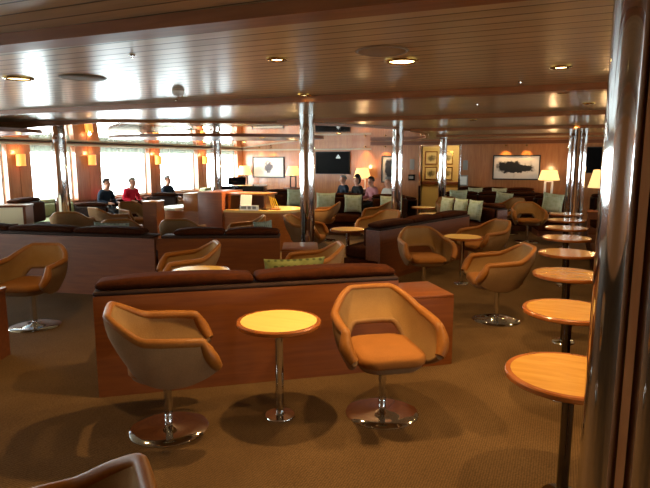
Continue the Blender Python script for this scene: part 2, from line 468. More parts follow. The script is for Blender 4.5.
def make_chair():
    t = thing('swivel_armchair', 'x', 'chair')
    halfB = [(0, .225, .565), (.09, .225, .563), (.15, .215, .55), (.205, .165, .46), (.228, .06, .385), (.24, -.08, .375), (.255, -.20, .415), (.268, -.285, .47)]
    halfT = [(0, .312, .778), (.09, .31, .778), (.155, .30, .772), (.228, .235, .725), (.288, .135, .662), (.302, .05, .648), (.306, -.09, .638), (.298, -.20, .628)]
    B = [Vector((-x, y, z)) for x, y, z in reversed(halfB[1:])] + [Vector(v) for v in halfB]
    T = [Vector((-x, y, z)) for x, y, z in reversed(halfT[1:])] + [Vector(v) for v in halfT]
    B = catmull(B, 5); T = catmull(T, 5)
    N = len(B); th = .021; rows = 7
    grid = []
    for i in range(N):
        a = B[max(i - 1, 0)].lerp(T[max(i - 1, 0)], .5); b = B[min(i + 1, N - 1)].lerp(T[min(i + 1, N - 1)], .5)
        tg = (b - a).normalized(); up = (T[i] - B[i]).normalized(); n = tg.cross(up).normalized()
        c = Vector((0, 0, 0))
        col = []
        for k in range(rows + 1):
            v = k / rows
            p = B[i].lerp(T[i], v)
            # outward = away from centre
            out = n if n.dot(Vector((p.x, p.y - .0, 0))) > 0 else -n
            p = p + out * (.022 * math.sin(PI * v))
            col.append((p, out))
        grid.append(col)
    for nm, s, mat in (('shell', 1, 'shell'), ('lining', -1, 'lining')):
        m = MB(); bm = m.bm; vs = [[bm.verts.new(p + o * th * s) for p, o in col] for col in grid]
        vi = [[bm.verts.new(p + o * .003 * s) for p, o in col] for col in grid]
        for i in range(N - 1):
            for k in range(rows):
                bm.faces.new((vs[i][k], vs[i + 1][k], vs[i + 1][k + 1], vs[i][k + 1]))
                bm.faces.new((vi[i][k], vi[i][k + 1], vi[i + 1][k + 1], vi[i + 1][k]))
        for i in range(N - 1):
            bm.faces.new((vs[i][0], vi[i][0], vi[i + 1][0], vs[i + 1][0])); bm.faces.new((vs[i][rows], vs[i + 1][rows], vi[i + 1][rows], vi[i][rows]))
        for k in range(rows):
            bm.faces.new((vs[0][k], vs[0][k + 1], vi[0][k + 1], vi[0][k])); bm.faces.new((vs[-1][k], vi[-1][k], vi[-1][k + 1], vs[-1][k + 1]))
        m.build(nm, mat, t, smooth=60)
    # padded leather edge round the whole band
    ac = [abs(i - (N - 1) / 2) / ((N - 1) / 2) for i in range(N)]          # 0 at the back, 1 at the arm fronts
    sm = lambda x: max(0, min(1, (x - .35) / .35))
    ends = [grid[0][k][0] for k in range(0, rows)], [grid[-1][k][0] for k in range(rows - 1, -1, -1)]
    top = ends[0] + [c[-1][0] for c in grid] + ends[1]
    er = [.026 + .015 * math.sin(PI * (k + .6) / (rows + .5)) for k in range(rows)]
    pr = [(p, q) for p, q in zip(top, er + [.0225 + .0065 * sm(q) for q in ac] + er[::-1])]
    for _ in range(2):
        nx = [pr[0]]
        for (p, q), (p2, q2) in zip(pr, pr[1:]): nx += [(p.lerp(p2, .25), q * .75 + q2 * .25), (p.lerp(p2, .75), q * .25 + q2 * .75)]
        pr = nx + [pr[-1]]
    pr = pr[:1] + pr[1:-1:2] + pr[-1:]
    MB().tube([p for p, q in pr], [q for p, q in pr], 12).build('padded_edge', 'leather', t, smooth=70)
    MB().tube([c[0][0] for c in grid], .0215, 10).build('lower_edge', 'shell', t, smooth=70)
    # seat
    def sq(w, d, yc, r, n=8):
        pts = []
        for cx, cy, a0 in ((w - r, d - r, 0), (-w + r, d - r, 90), (-w + r, -d + r, 180), (w - r, -d + r, 270)):
            for k in range(n + 1):
                a = R(a0 + 90 * k / n); pts.append((cx + r * math.cos(a), yc + cy + r * math.sin(a)))
        return pts
    def pad(levels, mat, name):
        m = MB(); bm = m.bm; rings = []
        for w_, d_, r_, z in levels:
            rings.append([bm.verts.new((x, y, z)) for x, y in sq(w_, d_, -.04, r_)])
        for a, b in zip(rings, rings[1:]):
            n = len(a)
            for i in range(n): bm.faces.new((a[i], a[(i + 1) % n], b[(i + 1) % n], b[i]))
        bm.faces.new(rings[0][::-1]); bm.faces.new(rings[-1])
        return m.build(name, mat, t, smooth=60)
    pad([(.14, .15, .1, .356), (.185, .215, .12, .366), (.2, .235, .12, .385), (.204, .24, .12, .407)], 'shell', 'seat_pan')
    pad([(.204, .245, .11, .408), (.212, .256, .11, .422), (.212, .256, .11, .456), (.2, .244, .11, .472), (.15, .19, .1, .48)], 'seat', 'seat_cushion')
    MB().lathe([(0, .355), (.07, .355), (.07, .343), (.028, .338), (.025, .32), (.025, .03), (0, .03)], 24).build('pedestal', 'chrome', t)
    ped = [c for c in t.children if c.name.startswith('pedestal')][0]
    MB().lathe([(0, .034), (.03, .033), (.05, .022), (.16, .016), (.232, .011), (.24, .004), (.24, .0), (0, 0)], 48).build('disc_base', 'chrome', ped)
    return t

def chair(label, x, y, a, group=None):
    return place('chair', make_chair, label, (x, y, 0.001), face_cam(x, y, a), group, 'chair')

chair('tan swivel armchair in side view before the near sofa back, facing the yellow-lit table', -2.16, 2.55, 90)
chair('caramel swivel armchair facing out, just beside the yellow-lit round table', -1.01, 3.28, 18)
chair('caramel swivel armchair cut by the picture edge, facing out before the long second sofa back', -4.79, 3.73, -32)
chair('brown swivel armchair seen side-on in the aisle beside the row of round tables', -.56, 5.78, -72)
chair('dim brown swivel armchair facing out behind the wooden end box, by the third sofa back', -1.55, 6.72, 18)
chair('caramel swivel armchair on the far side of the dim table in the aisle', -.99, 8.05, -50)
chair('caramel swivel armchair with open back facing the far end of the table row', -.62, 11.75, 12)
chair('brown swivel armchair half hidden behind the caramel one, by the dark far sofas', -1.1, 12.95, -40)
chair('partly hidden swivel armchair beyond the near sofa, behind the brass-yellow table', -3.55, 4.6, -85)
chair('swivel armchair beyond the near sofa by the green dotted cushion, only its back edge showing', -2.36, 5.1, -85)
chair('swivel armchair whose low curved back shows over the second sofa, beside the patterned cushion', -6.15, 6.35, 175)
chair('swivel armchair back showing over the second sofa just before the curved desk end', -5.3, 6.75, 165)
chair('swivel armchair seen side-on in front of the dark desk block, behind the second sofa', -4.5, 7.25, -90)
chair('swivel armchair in back view beside the chrome pillar near the windows', -7.75, 6.9, 165)
chair('swivel armchair at the white-lit table by the windows, its back to the second sofa', -7.75, 7.75, 120)
chair('bright caramel swivel armchair with open back facing the room near the window seats', -8.0, 8.75, 35)
chair('caramel swivel armchair beyond the left end of the curved desk', -8.75, 11.3, 85)
chair('pale-lit caramel swivel armchair just showing over the desk top by the last window', -8.9, 14.6, 60)
chair('tan swivel armchair beside the chrome pillar facing the small round table', -3.68, 7.75, 75)
chair('caramel swivel armchair in side view in front of the dark seat with the pale cushion', -4.5, 10.35, -100)
chair('caramel swivel armchair behind the third sofa, its wide back towards the slim pillar', -2.85, 8.95, -45)
chair('caramel swivel armchair farther back by the slim pillar, facing the seated group', -3.4, 10.75, -60)
chair('brown swivel armchair by the corridor opening, beyond the low tables', -2.35, 12.7, 20)
chair('caramel swivel armchair in the bottom corner, only its arm and back edge in the picture', -1.19, .83, -97)

# ------------------------------------------------------------------ round pedestal tables
def make_table(top, edge, d, legmat):
    def mk():
        t = thing('round_table', 'x', 'table')
        r = d / 2
        tt = MB().lathe([(0, .612), (r - .028, .612), (r - .028, .641), (0, .641)], 64).build('tabletop', top, t)
        MB().lathe([(r - .0275, .612), (r - .006, .611), (r, .617), (r, .634), (r - .006, .641), (r - .0275, .641), (r - .0275, .612)], 64).build('edge_band', edge, tt)
        ped = MB().lathe([(0, .611), (.09, .611), (.09, .603), (.028, .598), (.0275, .014), (0, .014)], 24).build('pedestal', legmat, t)
        MB().lathe([(0, .02), (.032, .02), (.036, .014), (.095, .009), (.1, .003), (.1, 0), (0, 0)], 40).build('floor_flange', 'chrome', ped)
        return t
    return mk
def table(kind, label, x, y, group=None):
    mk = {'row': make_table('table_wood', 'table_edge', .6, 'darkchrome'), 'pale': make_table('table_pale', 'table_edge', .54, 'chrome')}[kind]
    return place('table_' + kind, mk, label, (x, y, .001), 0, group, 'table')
ords = ['first', 'second', 'third', 'fourth', 'fifth', 'sixth', 'seventh', 'eighth']
for i, y in enumerate((2.76, 4.0, 5.3, 6.54, 7.82, 9.0, 10.18, 11.36)):
    lab = ('round beech pedestal table nearest the big chrome pillar, partly hidden by it' if i == 0 else
           'round beech pedestal table, %s from the camera in the long row beside the big pillar' % ords[i] if i < 7 else
           'round beech pedestal table at the far end of the long row')
    table('row', lab, .085, y, 'round tables in a row')
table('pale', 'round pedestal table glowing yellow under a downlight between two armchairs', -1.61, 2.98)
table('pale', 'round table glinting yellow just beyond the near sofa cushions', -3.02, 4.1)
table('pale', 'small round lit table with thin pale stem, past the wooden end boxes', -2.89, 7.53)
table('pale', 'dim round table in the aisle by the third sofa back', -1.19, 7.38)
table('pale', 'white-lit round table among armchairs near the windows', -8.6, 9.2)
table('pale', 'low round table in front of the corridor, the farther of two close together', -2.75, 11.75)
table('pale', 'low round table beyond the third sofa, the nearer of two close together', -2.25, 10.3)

# ------------------------------------------------------------------ sofas
def cushion_block(m, x0, x1, y0, y1, z0, z1, r=.05, crown=.03):
    t = bmesh.new(); bmesh.ops.create_cube(t, size=1)
    for v in t.verts: v.co = Vector(((x0 + x1) / 2 + v.co.x * (x1 - x0), (y0 + y1) / 2 + v.co.y * (y1 - y0), (z0 + z1) / 2 + v.co.z * (z1 - z0)))
    bmesh.ops.bevel(t, geom=t.edges[:], offset=r, segments=4, profile=.5, affect='EDGES')
    long_e = [e for e in t.edges if e.calc_length() > .15]
    bmesh.ops.subdivide_edges(t, edges=long_e, cuts=5, use_grid_fill=True)
    for v in t.verts:
        u = (v.co.x - x0) / (x1 - x0)
        if v.co.z > (z0 + z1) / 2: v.co.z += crown * (max(0, math.sin(PI * min(max(u, 0), 1))) ** .6 - 1)
    m.add(t)
def sofa(label, A, B, n, depth=.82, panel='cherry', endwood=True, hback=.7, group=None, seatmat='darkbrown', i0=0, i1=0, zs=1):
    """back outer face runs A -> B on the floor; the seat is on the left of A -> B"""
    A = Vector(A); B = Vector(B); L = (B - A).length
    t = thing('sofa', label, 'sofa', (A.x, A.y, 0.001), math.atan2((B - A).y, (B - A).x), group)
    MB().box(0, L, 0, .035, 0, hback).build('back_panel', panel, t, smooth=0)
    MB().box(.002 + i0, L - .002 - i1, .037, depth - .08, .0, .12).build('plinth', 'cherry_dark', t, smooth=0)
    MB().box(.002 + i0, L - .002 - i1, .037, depth - .03, .122, .27, .01).build('seat_frame', seatmat, t)
    for s in (0, 1):
        x0 = 0 if s == 0 else L - .035
        if endwood: MB().box(x0, x0 + .035, .037, .24, .28, hback).build('end_panel', panel, t, smooth=0)
    MB().box(min(i0, .04), L - min(i1, .04), -.004, .235, hback + .001, hback + .032, .012).build('top_rail', 'rail' if seatmat == 'darkbrown' else seatmat, t)
    t.scale.z = zs
    wd = (L - .09 - i0 - i1) / n
    for i in range(n):
        a, b = .045 + i0 + i * wd + .004, .045 + i0 + (i + 1) * wd - .004
        m = MB(); cushion_block(m, a, b, .24, depth, .275, .45, .04, .02); m.build('seat_cushion', seatmat, t, smooth=60)
        m = MB(); cushion_block(m, a - (.04 if i == 0 and not i0 else 0), b + (.04 if i == n - 1 and not i1 else 0), .012, .235, hback + .034, hback + .118, .036, .032); m.build('head_roll', seatmat, t, smooth=60)
        m = MB(); cushion_block(m, a, b, .237, .33, .455, hback + .03, .035, .02); m.build('back_cushion', seatmat, t, smooth=60)
    return t
def end_box(label, P, rz, w, d, h=.585):
    t = thing('end_box_table', label, 'side table', (P[0], P[1], .001), rz)
    MB().box(0, w, 0, d, 0, h - .022).build('carcass', 'cherry', t, smooth=0)
    MB().box(0, w, 0, d, h - .021, h, .003).build('top', 'cherry', t)
    return t
a1 = math.atan2(1.36, 1.78)
sofa('long near sofa seen from behind, wooden back panel behind the two armchairs', (-2.9, 2.71), (-1.13, 4.05), 2, hback=.725)
end_box('wooden box table closing the end of the near sofa, behind the caramel armchair', (-1.125, 4.055), a1, .47, .5)
sofa('second sofa section from behind, the part next to the picture edge behind the far-side armchair', (-7.4, 4.52), (-4.42, 5.10), 3, hback=.725, endwood=False, i1=.13)
sofa('second sofa section from behind, between its seam and the box table by the chrome pillar', (-4.38, 5.115), (-3.07, 5.735), 2, hback=.725, endwood=False, i0=.13)
end_box('wooden box table at the end of the second sofa, in front of the chrome pillar', (-3.055, 5.75), math.atan2(.62, 1.31), .44, .6)
sofa('third sofa from behind, wooden back slanting along the aisle', (-2.22, 7.0), (-1.43, 9.5), 3, depth=.66)
sofa('dark sofa beyond the third one, holding a row of three sage cushions', (-.95, 11.0), (-2.05, 12.0), 3)
# fully upholstered dark sofas farther back: same builder with dark panels
sofa('dark brown high-backed seat facing out with pale cushion, before the seated group', (-4.25, 12.05), (-5.1, 11.8), 1, panel='rail', endwood=False, hback=.78)
sofa('dark brown seat facing out beside the slim pillar in front of the portrait', (-3.2, 12.0), (-3.95, 11.85), 1, panel='rail', endwood=False, hback=.78)
sofa('dark brown sofa under the dark screen behind the chrome pillar by the desk', (-6.0, 13.1), (-7.2, 12.75), 2, panel='rail', endwood=False, hback=.78)
sofa('dark brown sofa of the seated group, back to the lamp wall', (-3.25, 13.2), (-5.75, 15.0), 4, panel='rail', endwood=False, hback=.78, zs=.85)
sofa('dark brown sofa along the far wall under the large painting', (-.72, 16.35), (-2.8, 16.35), 3, panel='rail', endwood=False, hback=.78)
sofa('dark brown sofa in front of the painting sofa, with sage cushions', (-.4, 14.35), (-2.75, 14.25), 3, panel='rail', endwood=False, hback=.76)
sofa('dark brown sofa by the distant pillar with one large tilted sage cushion', (.05, 13.6), (-.62, 13.45), 1, panel='rail', endwood=False, hback=.76)
sofa('long dark banquette along the row of round tables, mostly hidden by the big pillar', (1.28, 3.2), (1.22, 11.0), 8, panel='cherry', hback=.7)
sofa('dark sofa facing the windows near the pillar, its dark back to the room', (-8.82, 7.95), (-8.28, 8.19), 1, panel='rail', endwood=False, depth=.55)
sofa('dark upright seat near the cream cabinet by the windows', (-9.75, 7.7), (-9.4, 6.9), 1, panel='rail', endwood=False, depth=.7, hback=.82)
sofa('pale olive window sofa below the blinds', (-10.32, 9.05), (-10.32, 7.9), 1, panel='cherry', endwood=False, seatmat='olive')
sofa('brown window sofa where two people sit', (-10.32, 11.35), (-10.32, 9.15), 2, panel='cherry', endwood=False, zs=.85)
sofa('dark window sofa of the white-haired person', (-10.32, 13.2), (-10.32, 11.45), 2, panel='cherry', endwood=False, zs=.85)
sofa('dark seat beyond the wooden block left of the desk', (-8.55, 9.8), (-8.0, 10.0), 1, panel='rail', endwood=False, hback=.8)
sofa('pale olive sofa by the window left of the desk', (-10.3, 15.2), (-10.3, 14.0), 1, panel='cherry', endwood=False, seatmat='olive')
sofa('dark sofa by the far lamp beyond the row of tables', (1.9, 14.6), (.6, 14.4), 2, panel='rail', endwood=False, hback=.76)

# ------------------------------------------------------------------ loose cushions
def make_cushion(mat):
    def mk():
        m = MB(); bm = m.bm; n = 10; S = .2
        def h(u, v): return .065 * ((1 - abs(u) ** 2.6) * (1 - abs(v) ** 2.6)) ** .55
        top, bot = {}, {}
        for i in range(n + 1):
            for j in range(n + 1):
                u, v = 2 * i / n - 1, 2 * j / n - 1
                pinch = 1 - .07 * (1 - u * u) * v * v - .0
                pin2 = 1 - .07 * (1 - v * v) * u * u
                x, z = u * S * pin2, v * S * pinch
                top[i, j] = bm.verts.new((x, -h(u, v) - .001, z + S))
                bot[i, j] = bm.verts.new((x, h(u, v) + .001, z + S))
        for i in range(n):
            for j in range(n):
                bm.faces.new((top[i, j], top[i + 1, j], top[i + 1, j + 1], top[i, j + 1]))
                bm.faces.new((bot[i, j], bot[i, j + 1], bot[i + 1, j + 1], bot[i + 1, j]))
        for i in range(n):
            for a, b in (((i, 0), (i + 1, 0)), ((i, n), (i + 1, n)), ((0, i), (0, i + 1)), ((n, i), (n, i + 1))):
                bm.faces.new((top[a], top[b], bot[b], bot[a]))
        return m.build('throw_cushion', mat, smooth=80)
    return mk
def cushion(label, x, y, rz, mat='sage', z=.46, s=1, lean=12, roll=0):
    o = place('cushion_' + mat, make_cushion(mat), label, (x, y, z), rz, None, 'cushion')
    o.rotation_euler = (R(-lean), R(roll), rz); o.scale = (s, s, s)
    return o
def on_sofa(A, B, u, back=.42):
    A = Vector(A); B = Vector(B); d = (B - A).normalized(); n = Vector((-d.y, d.x))
    p = A + d * u + n * back
    return p.x, p.y, math.atan2(d.y, d.x) + PI      # cushion front (-Y) towards the seat side
x, y, r = on_sofa((-2.9, 2.71), (-1.13, 4.05), 1.5, .62)
o = cushion('green dotted cushion lying along the near sofa, its top edge showing over the back', x, y, r, 'check', .485, 1, 14); o.scale = (1.3, 1, .92)
x, y, r = on_sofa((-4.38, 5.115), (-3.07, 5.735), 1.24, .6)
o = cushion('grey-teal cushion peeping over the second sofa end by the box table', x, y, r, 'teal', .49, .72, 8, 6)
o.scale = (.6, .9, .98)
x, y, r = on_sofa((-7.4, 4.52), (-4.42, 5.10), 2.15, .56)
o = cushion('grey patterned cushion peeping over the second sofa, below a curved chair back', x, y, r, 'teal', .49, 1.0, 10); o.scale = (1.3, 1, .9)
for u, lab in ((.4, 'nearest the aisle'), (.85, 'middle'), (1.3, 'nearest the corridor')):
    x, y, r = on_sofa((-.95, 11.0), (-2.05, 12.0), u, .48)
    cushion('sage cushion on the dark sofa beyond the third sofa, %s of three' % lab, x, y, r, 'sage', .485, 1.0, 8)
for A, B, u, lab, s in (((-.72, 16.35), (-2.8, 16.35), .9, 'pale sage cushion on the wall sofa under the painting, the one nearer the lamp', 1), ((-.72, 16.35), (-2.8, 16.35), 1.55, 'pale sage cushion on the wall sofa under the painting, the one nearer the corridor', 1),
                    ((-.4, 14.35), (-2.75, 14.25), .95, 'tilted sage cushion in the middle of the sofa before the painting sofa', 1), ((-.4, 14.35), (-2.75, 14.25), 2.0, 'sage cushion at the corridor end of the sofa before the painting sofa', 1.1),
                    ((.05, 13.6), (-.62, 13.45), .38, 'large tilted sage cushion on the dark sofa by the distant pillar', 1.12),
                    ((-4.25, 12.05), (-5.1, 11.8), .2, 'pale cushion at the pillar end of the high-backed dark seat', 1), ((-4.25, 12.05), (-5.1, 11.8), .82, 'pale cushion at the desk end of the high-backed dark seat', 1.1),
                    ((-3.2, 12.0), (-3.95, 11.85), .35, 'pale sage cushion on the dark seat beside the slim pillar', 1), ((-6.0, 13.1), (-7.2, 12.75), .4, 'sage cushion on the dark sofa under the screen', 1.1),
                    ((1.9, 14.6), (.6, 14.4), .95, 'sage cushion on the dark sofa by the far lamp', 1)):
    x, y, r = on_sofa(A, B, u, .48)
    cushion(lab, x, y, r, 'sage', .485, s, 8, 8 if 'tilted' in lab else 0)

# ------------------------------------------------------------------ desk in the middle of the room
DX, DY, DA = -5.86, 9.05, R(9)
d = thing('reception_desk', 'curved wooden desk with raised blocks and yellow-lit counter in the middle of the lounge', 'desk', (DX, DY, .001), DA)
def lobe(x0, x1, ry, yc=0, left=True):
    pts = []
    for k in range(25):
        a = R(90 + 180 * k / 24) if left else R(-90 + 180 * k / 24)
        cx = x0 if left else x1
        pts.append((cx + abs(x1 - x0) * math.cos(a) * (1 if not left else 1) * (.55), yc + ry * math.sin(a)))
    return pts
body = [(-.95 + .5 * math.cos(R(90 + 180 * k / 20)), .55 * math.sin(R(90 + 180 * k / 20))) for k in range(21)] + [(.9 + .52 * math.cos(R(-90 + 180 * k / 20)), .55 * math.sin(R(-90 + 180 * k / 20))) for k in range(21)]
MB().prism([(x * .985, y * .96) for x, y in body], 0, .695).build('body', 'desk_wood', d, smooth=30)
MB().prism([(x, y) for x, y in body if x < -.9] , .697, .74).build('counter', 'cream', d, smooth=30)
MB().prism([(x, y) for x, y in body if x >= .05] + [(.05, .55), (.05, -.55)][0:2], .697, .74).build('counter', 'table_pale', d, smooth=30)
MB().box(-.76, -.46, -.56, .4, .697, 1.03, .003).build('raised_block', 'desk_wood', d)
MB().box(-.455, .03, -.57, .42, 0.0, 1.06, .003).build('raised_block', 'desk_dark', d)
MB().box(.06, .12, -.38, .1, .741, 1.0).build('shelf_post', 'desk_wood', d, smooth=0)
MB().box(.78, .82, -.38, .1, .741, 1.0).build('shelf_post', 'desk_wood', d, smooth=0)
MB().box(.12, .78, .06, .1, .741, 1.0).build('shelf_back', 'desk_dark', d, smooth=0)
MB().box(.04, .86, -.42, .14, 1.001, 1.04, .003).build('shelf_top', 'desk_wood', d)
def desk_pt(x, y):
    return DX + x * math.cos(DA) - y * math.sin(DA), DY + x * math.sin(DA) + y * math.cos(DA)
px_, py_ = desk_pt(.52, -.49)
t = thing('brochure_stand', 'white brochure stand with papers on the yellow-lit desk counter', 'brochure stand', (px_, py_, .742), DA)
m = MB(); tb = bmesh.new(); bmesh.ops.create_cube(tb, size=1)
m.add(tb, Matrix.Translation((-.06, .03, .14)) @ Matrix.Rotation(R(-14), 4, 'X') @ Matrix.Diagonal((.22, .008, .28, 1)))
m.build('back_card', 'paper', t, smooth=0)
MB().box(-.15, .2, -.035, .0, 0, .09).build('pocket', 'white', t, smooth=0)
MB().box(-.13, -.03, -.04, -.036, .02, .07).box(.0, .06, -.04, -.036, .02, .07).box(.09, .16, -.04, -.036, .02, .07).build('leaflet', 'grey', t, smooth=0)
px_, py_ = desk_pt(.98, -.33)
t = thing('pencil_rack', 'tilted rack of yellow pencils on the desk counter beside the brochure stand', 'pencil rack', (px_, py_, .742), DA)
MB().box(-.09, .09, -.05, .05, 0, .03, .004).build('block', 'desk_wood', t)
for k in range(4):
    MB().tube([(-.05 + .04 * k, 0, .0301), (-.13 + .04 * k, .02, .25 - .015 * k)], .008, 8).build('pencil', 'yellow', t)

# wooden block table and cream cabinet near the windows
t = thing('wooden_block', 'upright wooden block at the end of the dark seat left of the desk', 'cabinet', (-6.93, 8.03, .001), R(20))
MB().box(-.13, .13, -.2, .2, 0, .88).build('carcass', 'cherry', t, smooth=0); MB().box(-.14, .14, -.21, .21, .881, .905, .003).build('top', 'desk_wood', t)
t = thing('low_cabinet', 'cream-fronted low cabinet with a wooden end at the picture edge by the windows', 'cabinet', (-8.06, 5.86, .001), R(35))
MB().box(-.75, .38, -.25, .1, 0, .93).build('carcass', 'cream', t, smooth=0)
MB().box(.381, .42, -.26, .11, 0, .93).build('end_panel', 'cherry', t, smooth=0)
MB().box(-.75, .43, -.27, .12, .931, .96, .004).build('top', 'cherry', t)
MB().box(.05, .3, -.256, -.251, .6, .68).build('label_plate', 'cherry_dark', t, smooth=0)

# black piano beyond the desk
t = thing('grand_piano', 'black grand piano beyond the desk, in front of the framed sketch', 'piano', (-8.3, 13.3, .001), R(20))
out = [(-.7, -.5), (.7, -.5), (.7, .1)] + [(.45 + .25 * math.cos(R(a)), .1 + .25 * math.sin(R(a))) for a in range(15, 90, 15)] + [(.1, .7), (-.2, .95), (-.55, .9), (-.7, .6)]
MB().prism(out, .62, .92).build('case', 'black', t, smooth=30)
MB().prism([(x * 1.02, y * 1.02) for x, y in out], .921, .95).build('lid', 'black', t, smooth=30)
MB().box(-.62, .62, -.72, -.501, .66, .74, .004).build('keyboard', 'black', t)
MB().box(-.58, .58, -.70, -.52, .741, .752).build('keys', 'white', t, smooth=0)
m = MB(); tb = bmesh.new(); bmesh.ops.create_cube(tb, size=1)
m.add(tb, Matrix.Translation((-.1, -.2, 1.07)) @ Matrix.Rotation(R(-18), 4, 'X') @ Matrix.Diagonal((.5, .015, .22, 1))); m.build('music_stand', 'black', t, smooth=0)
for lx, ly in ((-.55, -.35), (.55, -.35), (-.3, .65)):
    MB().lathe([(0, 0), (.025, 0), (.03, .06), (.055, .62), (0, .62)], 16, (lx, ly, 0)).build('leg', 'black', t)

# ------------------------------------------------------------------ lamps
def table_lamp(label, x, y, z0, hb, hs, rs, rt, base='white', power=14, square=True):
    t = thing('table_lamp', label, 'lamp', (x, y, z0), R(20))
    if square:
        m = MB().box(-.11, .11, -.04, .04, 0, .025, .004).box(-.11, -.07, -.03, .03, .025, hb).box(.07, .11, -.03, .03, .025, hb).box(-.11, .11, -.03, .03, hb, hb + .03)
        m.build('base', base, t, smooth=0)
        MB().cyl(0, 0, hb + .03, hb + .08, .012, 12).build('stem', 'chrome', t)
    else:
        MB().lathe([(0, 0), (.09, 0), (.09, .015), (.02, .03), (.018, hb + .05), (0, hb + .05)], 24).build('base', base, t)
    z = hb + .05
    shd = MB().lathe([(rs, z), (rt, z + hs), (rt - .004, z + hs), (rs - .004, z), (rs, z)], 40).build('lamp_shade', 'shade_on', t)
    MB().lathe([(0, z + .04), (.02, z + .05), (.03, z + .09), (.02, z + .12), (0, z + .13)], 16).build('bulb', 'lamp_dim', shd)
    L = bpy.data.lights.new('lamp_light', 'POINT'); L.energy = power; L.color = (1, .62, .28); L.shadow_soft_size = .04
    lo = bpy.data.objects.new('lamp_light', L); C.objects.link(lo); lo.parent = t; lo.location = (0, 0, z + hs + .03)
    return t
def side_table(label, x, y, h, w=.5, rz=0):
    t = thing('side_table', label, 'side table', (x, y, .001), rz)
    MB().box(-w / 2, w / 2, -w / 2, w / 2, h - .035, h, .004).build('top', 'cherry', t)
    MB().box(-w / 2 + .03, w / 2 - .03, -w / 2 + .03, w / 2 - .03, h - .16, h - .036).build('apron', 'cherry_dark', t, smooth=0)
    for sx in (-1, 1):
        for sy in (-1, 1): MB().box(sx * (w / 2 - .05) - .02, sx * (w / 2 - .05) + .02, sy * (w / 2 - .05) - .02, sy * (w / 2 - .05) + .02, 0, h - .161).build('leg', 'cherry_dark', t, smooth=0)
side_table('cherry side table holding the lamp by the painting', -.36, 15.8, .72)
table_lamp('lit table lamp with white square base beside the large painting', -.36, 15.8, .722, .35, .26, .27, .19)
side_table('cherry side table holding the lamp beside the big pillar', .72, 12.5, .62)
table_lamp('lit table lamp with wide shade, half hidden by the big pillar', .68, 12.5, .622, .42, .36, .22, .13, 'chrome', 8, False)
side_table('cherry side table behind the seated group', -5.75, 16.2, .75)
table_lamp('lit table lamp behind the seated group', -5.75, 16.2, .752, .3, .3, .27, .18)
side_table('cherry side table by the last window', -10.0, 16.2, .75)
table_lamp('white-shaded table lamp between the last window and the framed sketch', -10.0, 16.2, .752, .35, .3, .25, .16, 'blackmatt', 6)
side_table('cherry side table beside the dark screen wall', -8.15, 16.2, .75)
table_lamp('lit table lamp right of the framed sketch, beside the chrome pillar', -8.15, 16.2, .752, .35, .3, .25, .16, 'blackmatt', 6)

# wall sconces on the window piers
for i, (y, lab) in enumerate(((7.95, 'first'), (9.81, 'second'), (12.13, 'third'), (14.29, 'fourth'))):
    t = thing('wall_sconce', 'orange-lit sconce on a wooden window pier, %s from the picture edge' % lab, 'sconce', (WX + .06, y, 1.53), 0)
    MB().box(.001, .012, -.03, .03, .02, .22).build('backplate', 'brass', t, smooth=0)
    MB().lathe([(.09, 0), (.09, .24), (.085, .24), (.085, 0), (.09, 0)], 24, (.11, 0, 0)).build('lamp_shade', 'sconce_on', t)
    MB().box(.012, .03, -.01, .01, .1, .12).build('arm', 'brass', t, smooth=0)
    L = bpy.data.lights.new('sconce_light', 'POINT'); L.energy = 3; L.color = (1, .6, .25); L.shadow_soft_size = .03
    lo = bpy.data.objects.new('sconce_light', L); C.objects.link(lo); lo.parent = t; lo.location = (.11, 0, .28)

# ------------------------------------------------------------------ pictures, screens and corridor
def picture(name, label, x0, x1, z0, z1, art, frame='blackmatt', cat='picture', fw=.035, y=None, mat_w=.0):
    y = FY if y is None else y
    t = thing(name, label, cat, ((x0 + x1) / 2, y - .002, (z0 + z1) / 2))
    w_, h_ = (x1 - x0) / 2, (z1 - z0) / 2
    MB().box(-w_, w_, -.035, 0, h_ - fw, h_).box(-w_, w_, -.035, 0, -h_, -h_ + fw).box(-w_, -w_ + fw, -.035, 0, -h_ + fw, h_ - fw).box(w_ - fw, w_, -.035, 0, -h_ + fw, h_ - fw).build('frame', frame, t, smooth=0)
    if mat_w: MB().box(-w_ + fw, w_ - fw, -.015, -.001, -h_ + fw, h_ - fw).build('mount', 'paper', t, smooth=0)
    MB().box(-w_ + fw + mat_w, w_ - fw - mat_w, -.02, -.0155 if mat_w else -.001, -h_ + fw + mat_w, h_ - fw - mat_w).build('artwork', art, t, smooth=0)
    return t
picture('wall_picture', 'large black-framed monochrome painting under two spotlights', -1.9, -.62, 1.09, 1.79, 'painting')
picture('wall_picture', 'wide framed pale sketch on the wall beyond the desk', -9.9, -8.67, 1.05, 1.76, 'sketch', mat_w=.06)
picture('wall_picture', 'black-framed upright portrait print beside the slim pillar', -5.25, -4.72, .95, 1.78, 'portrait', mat_w=.07)
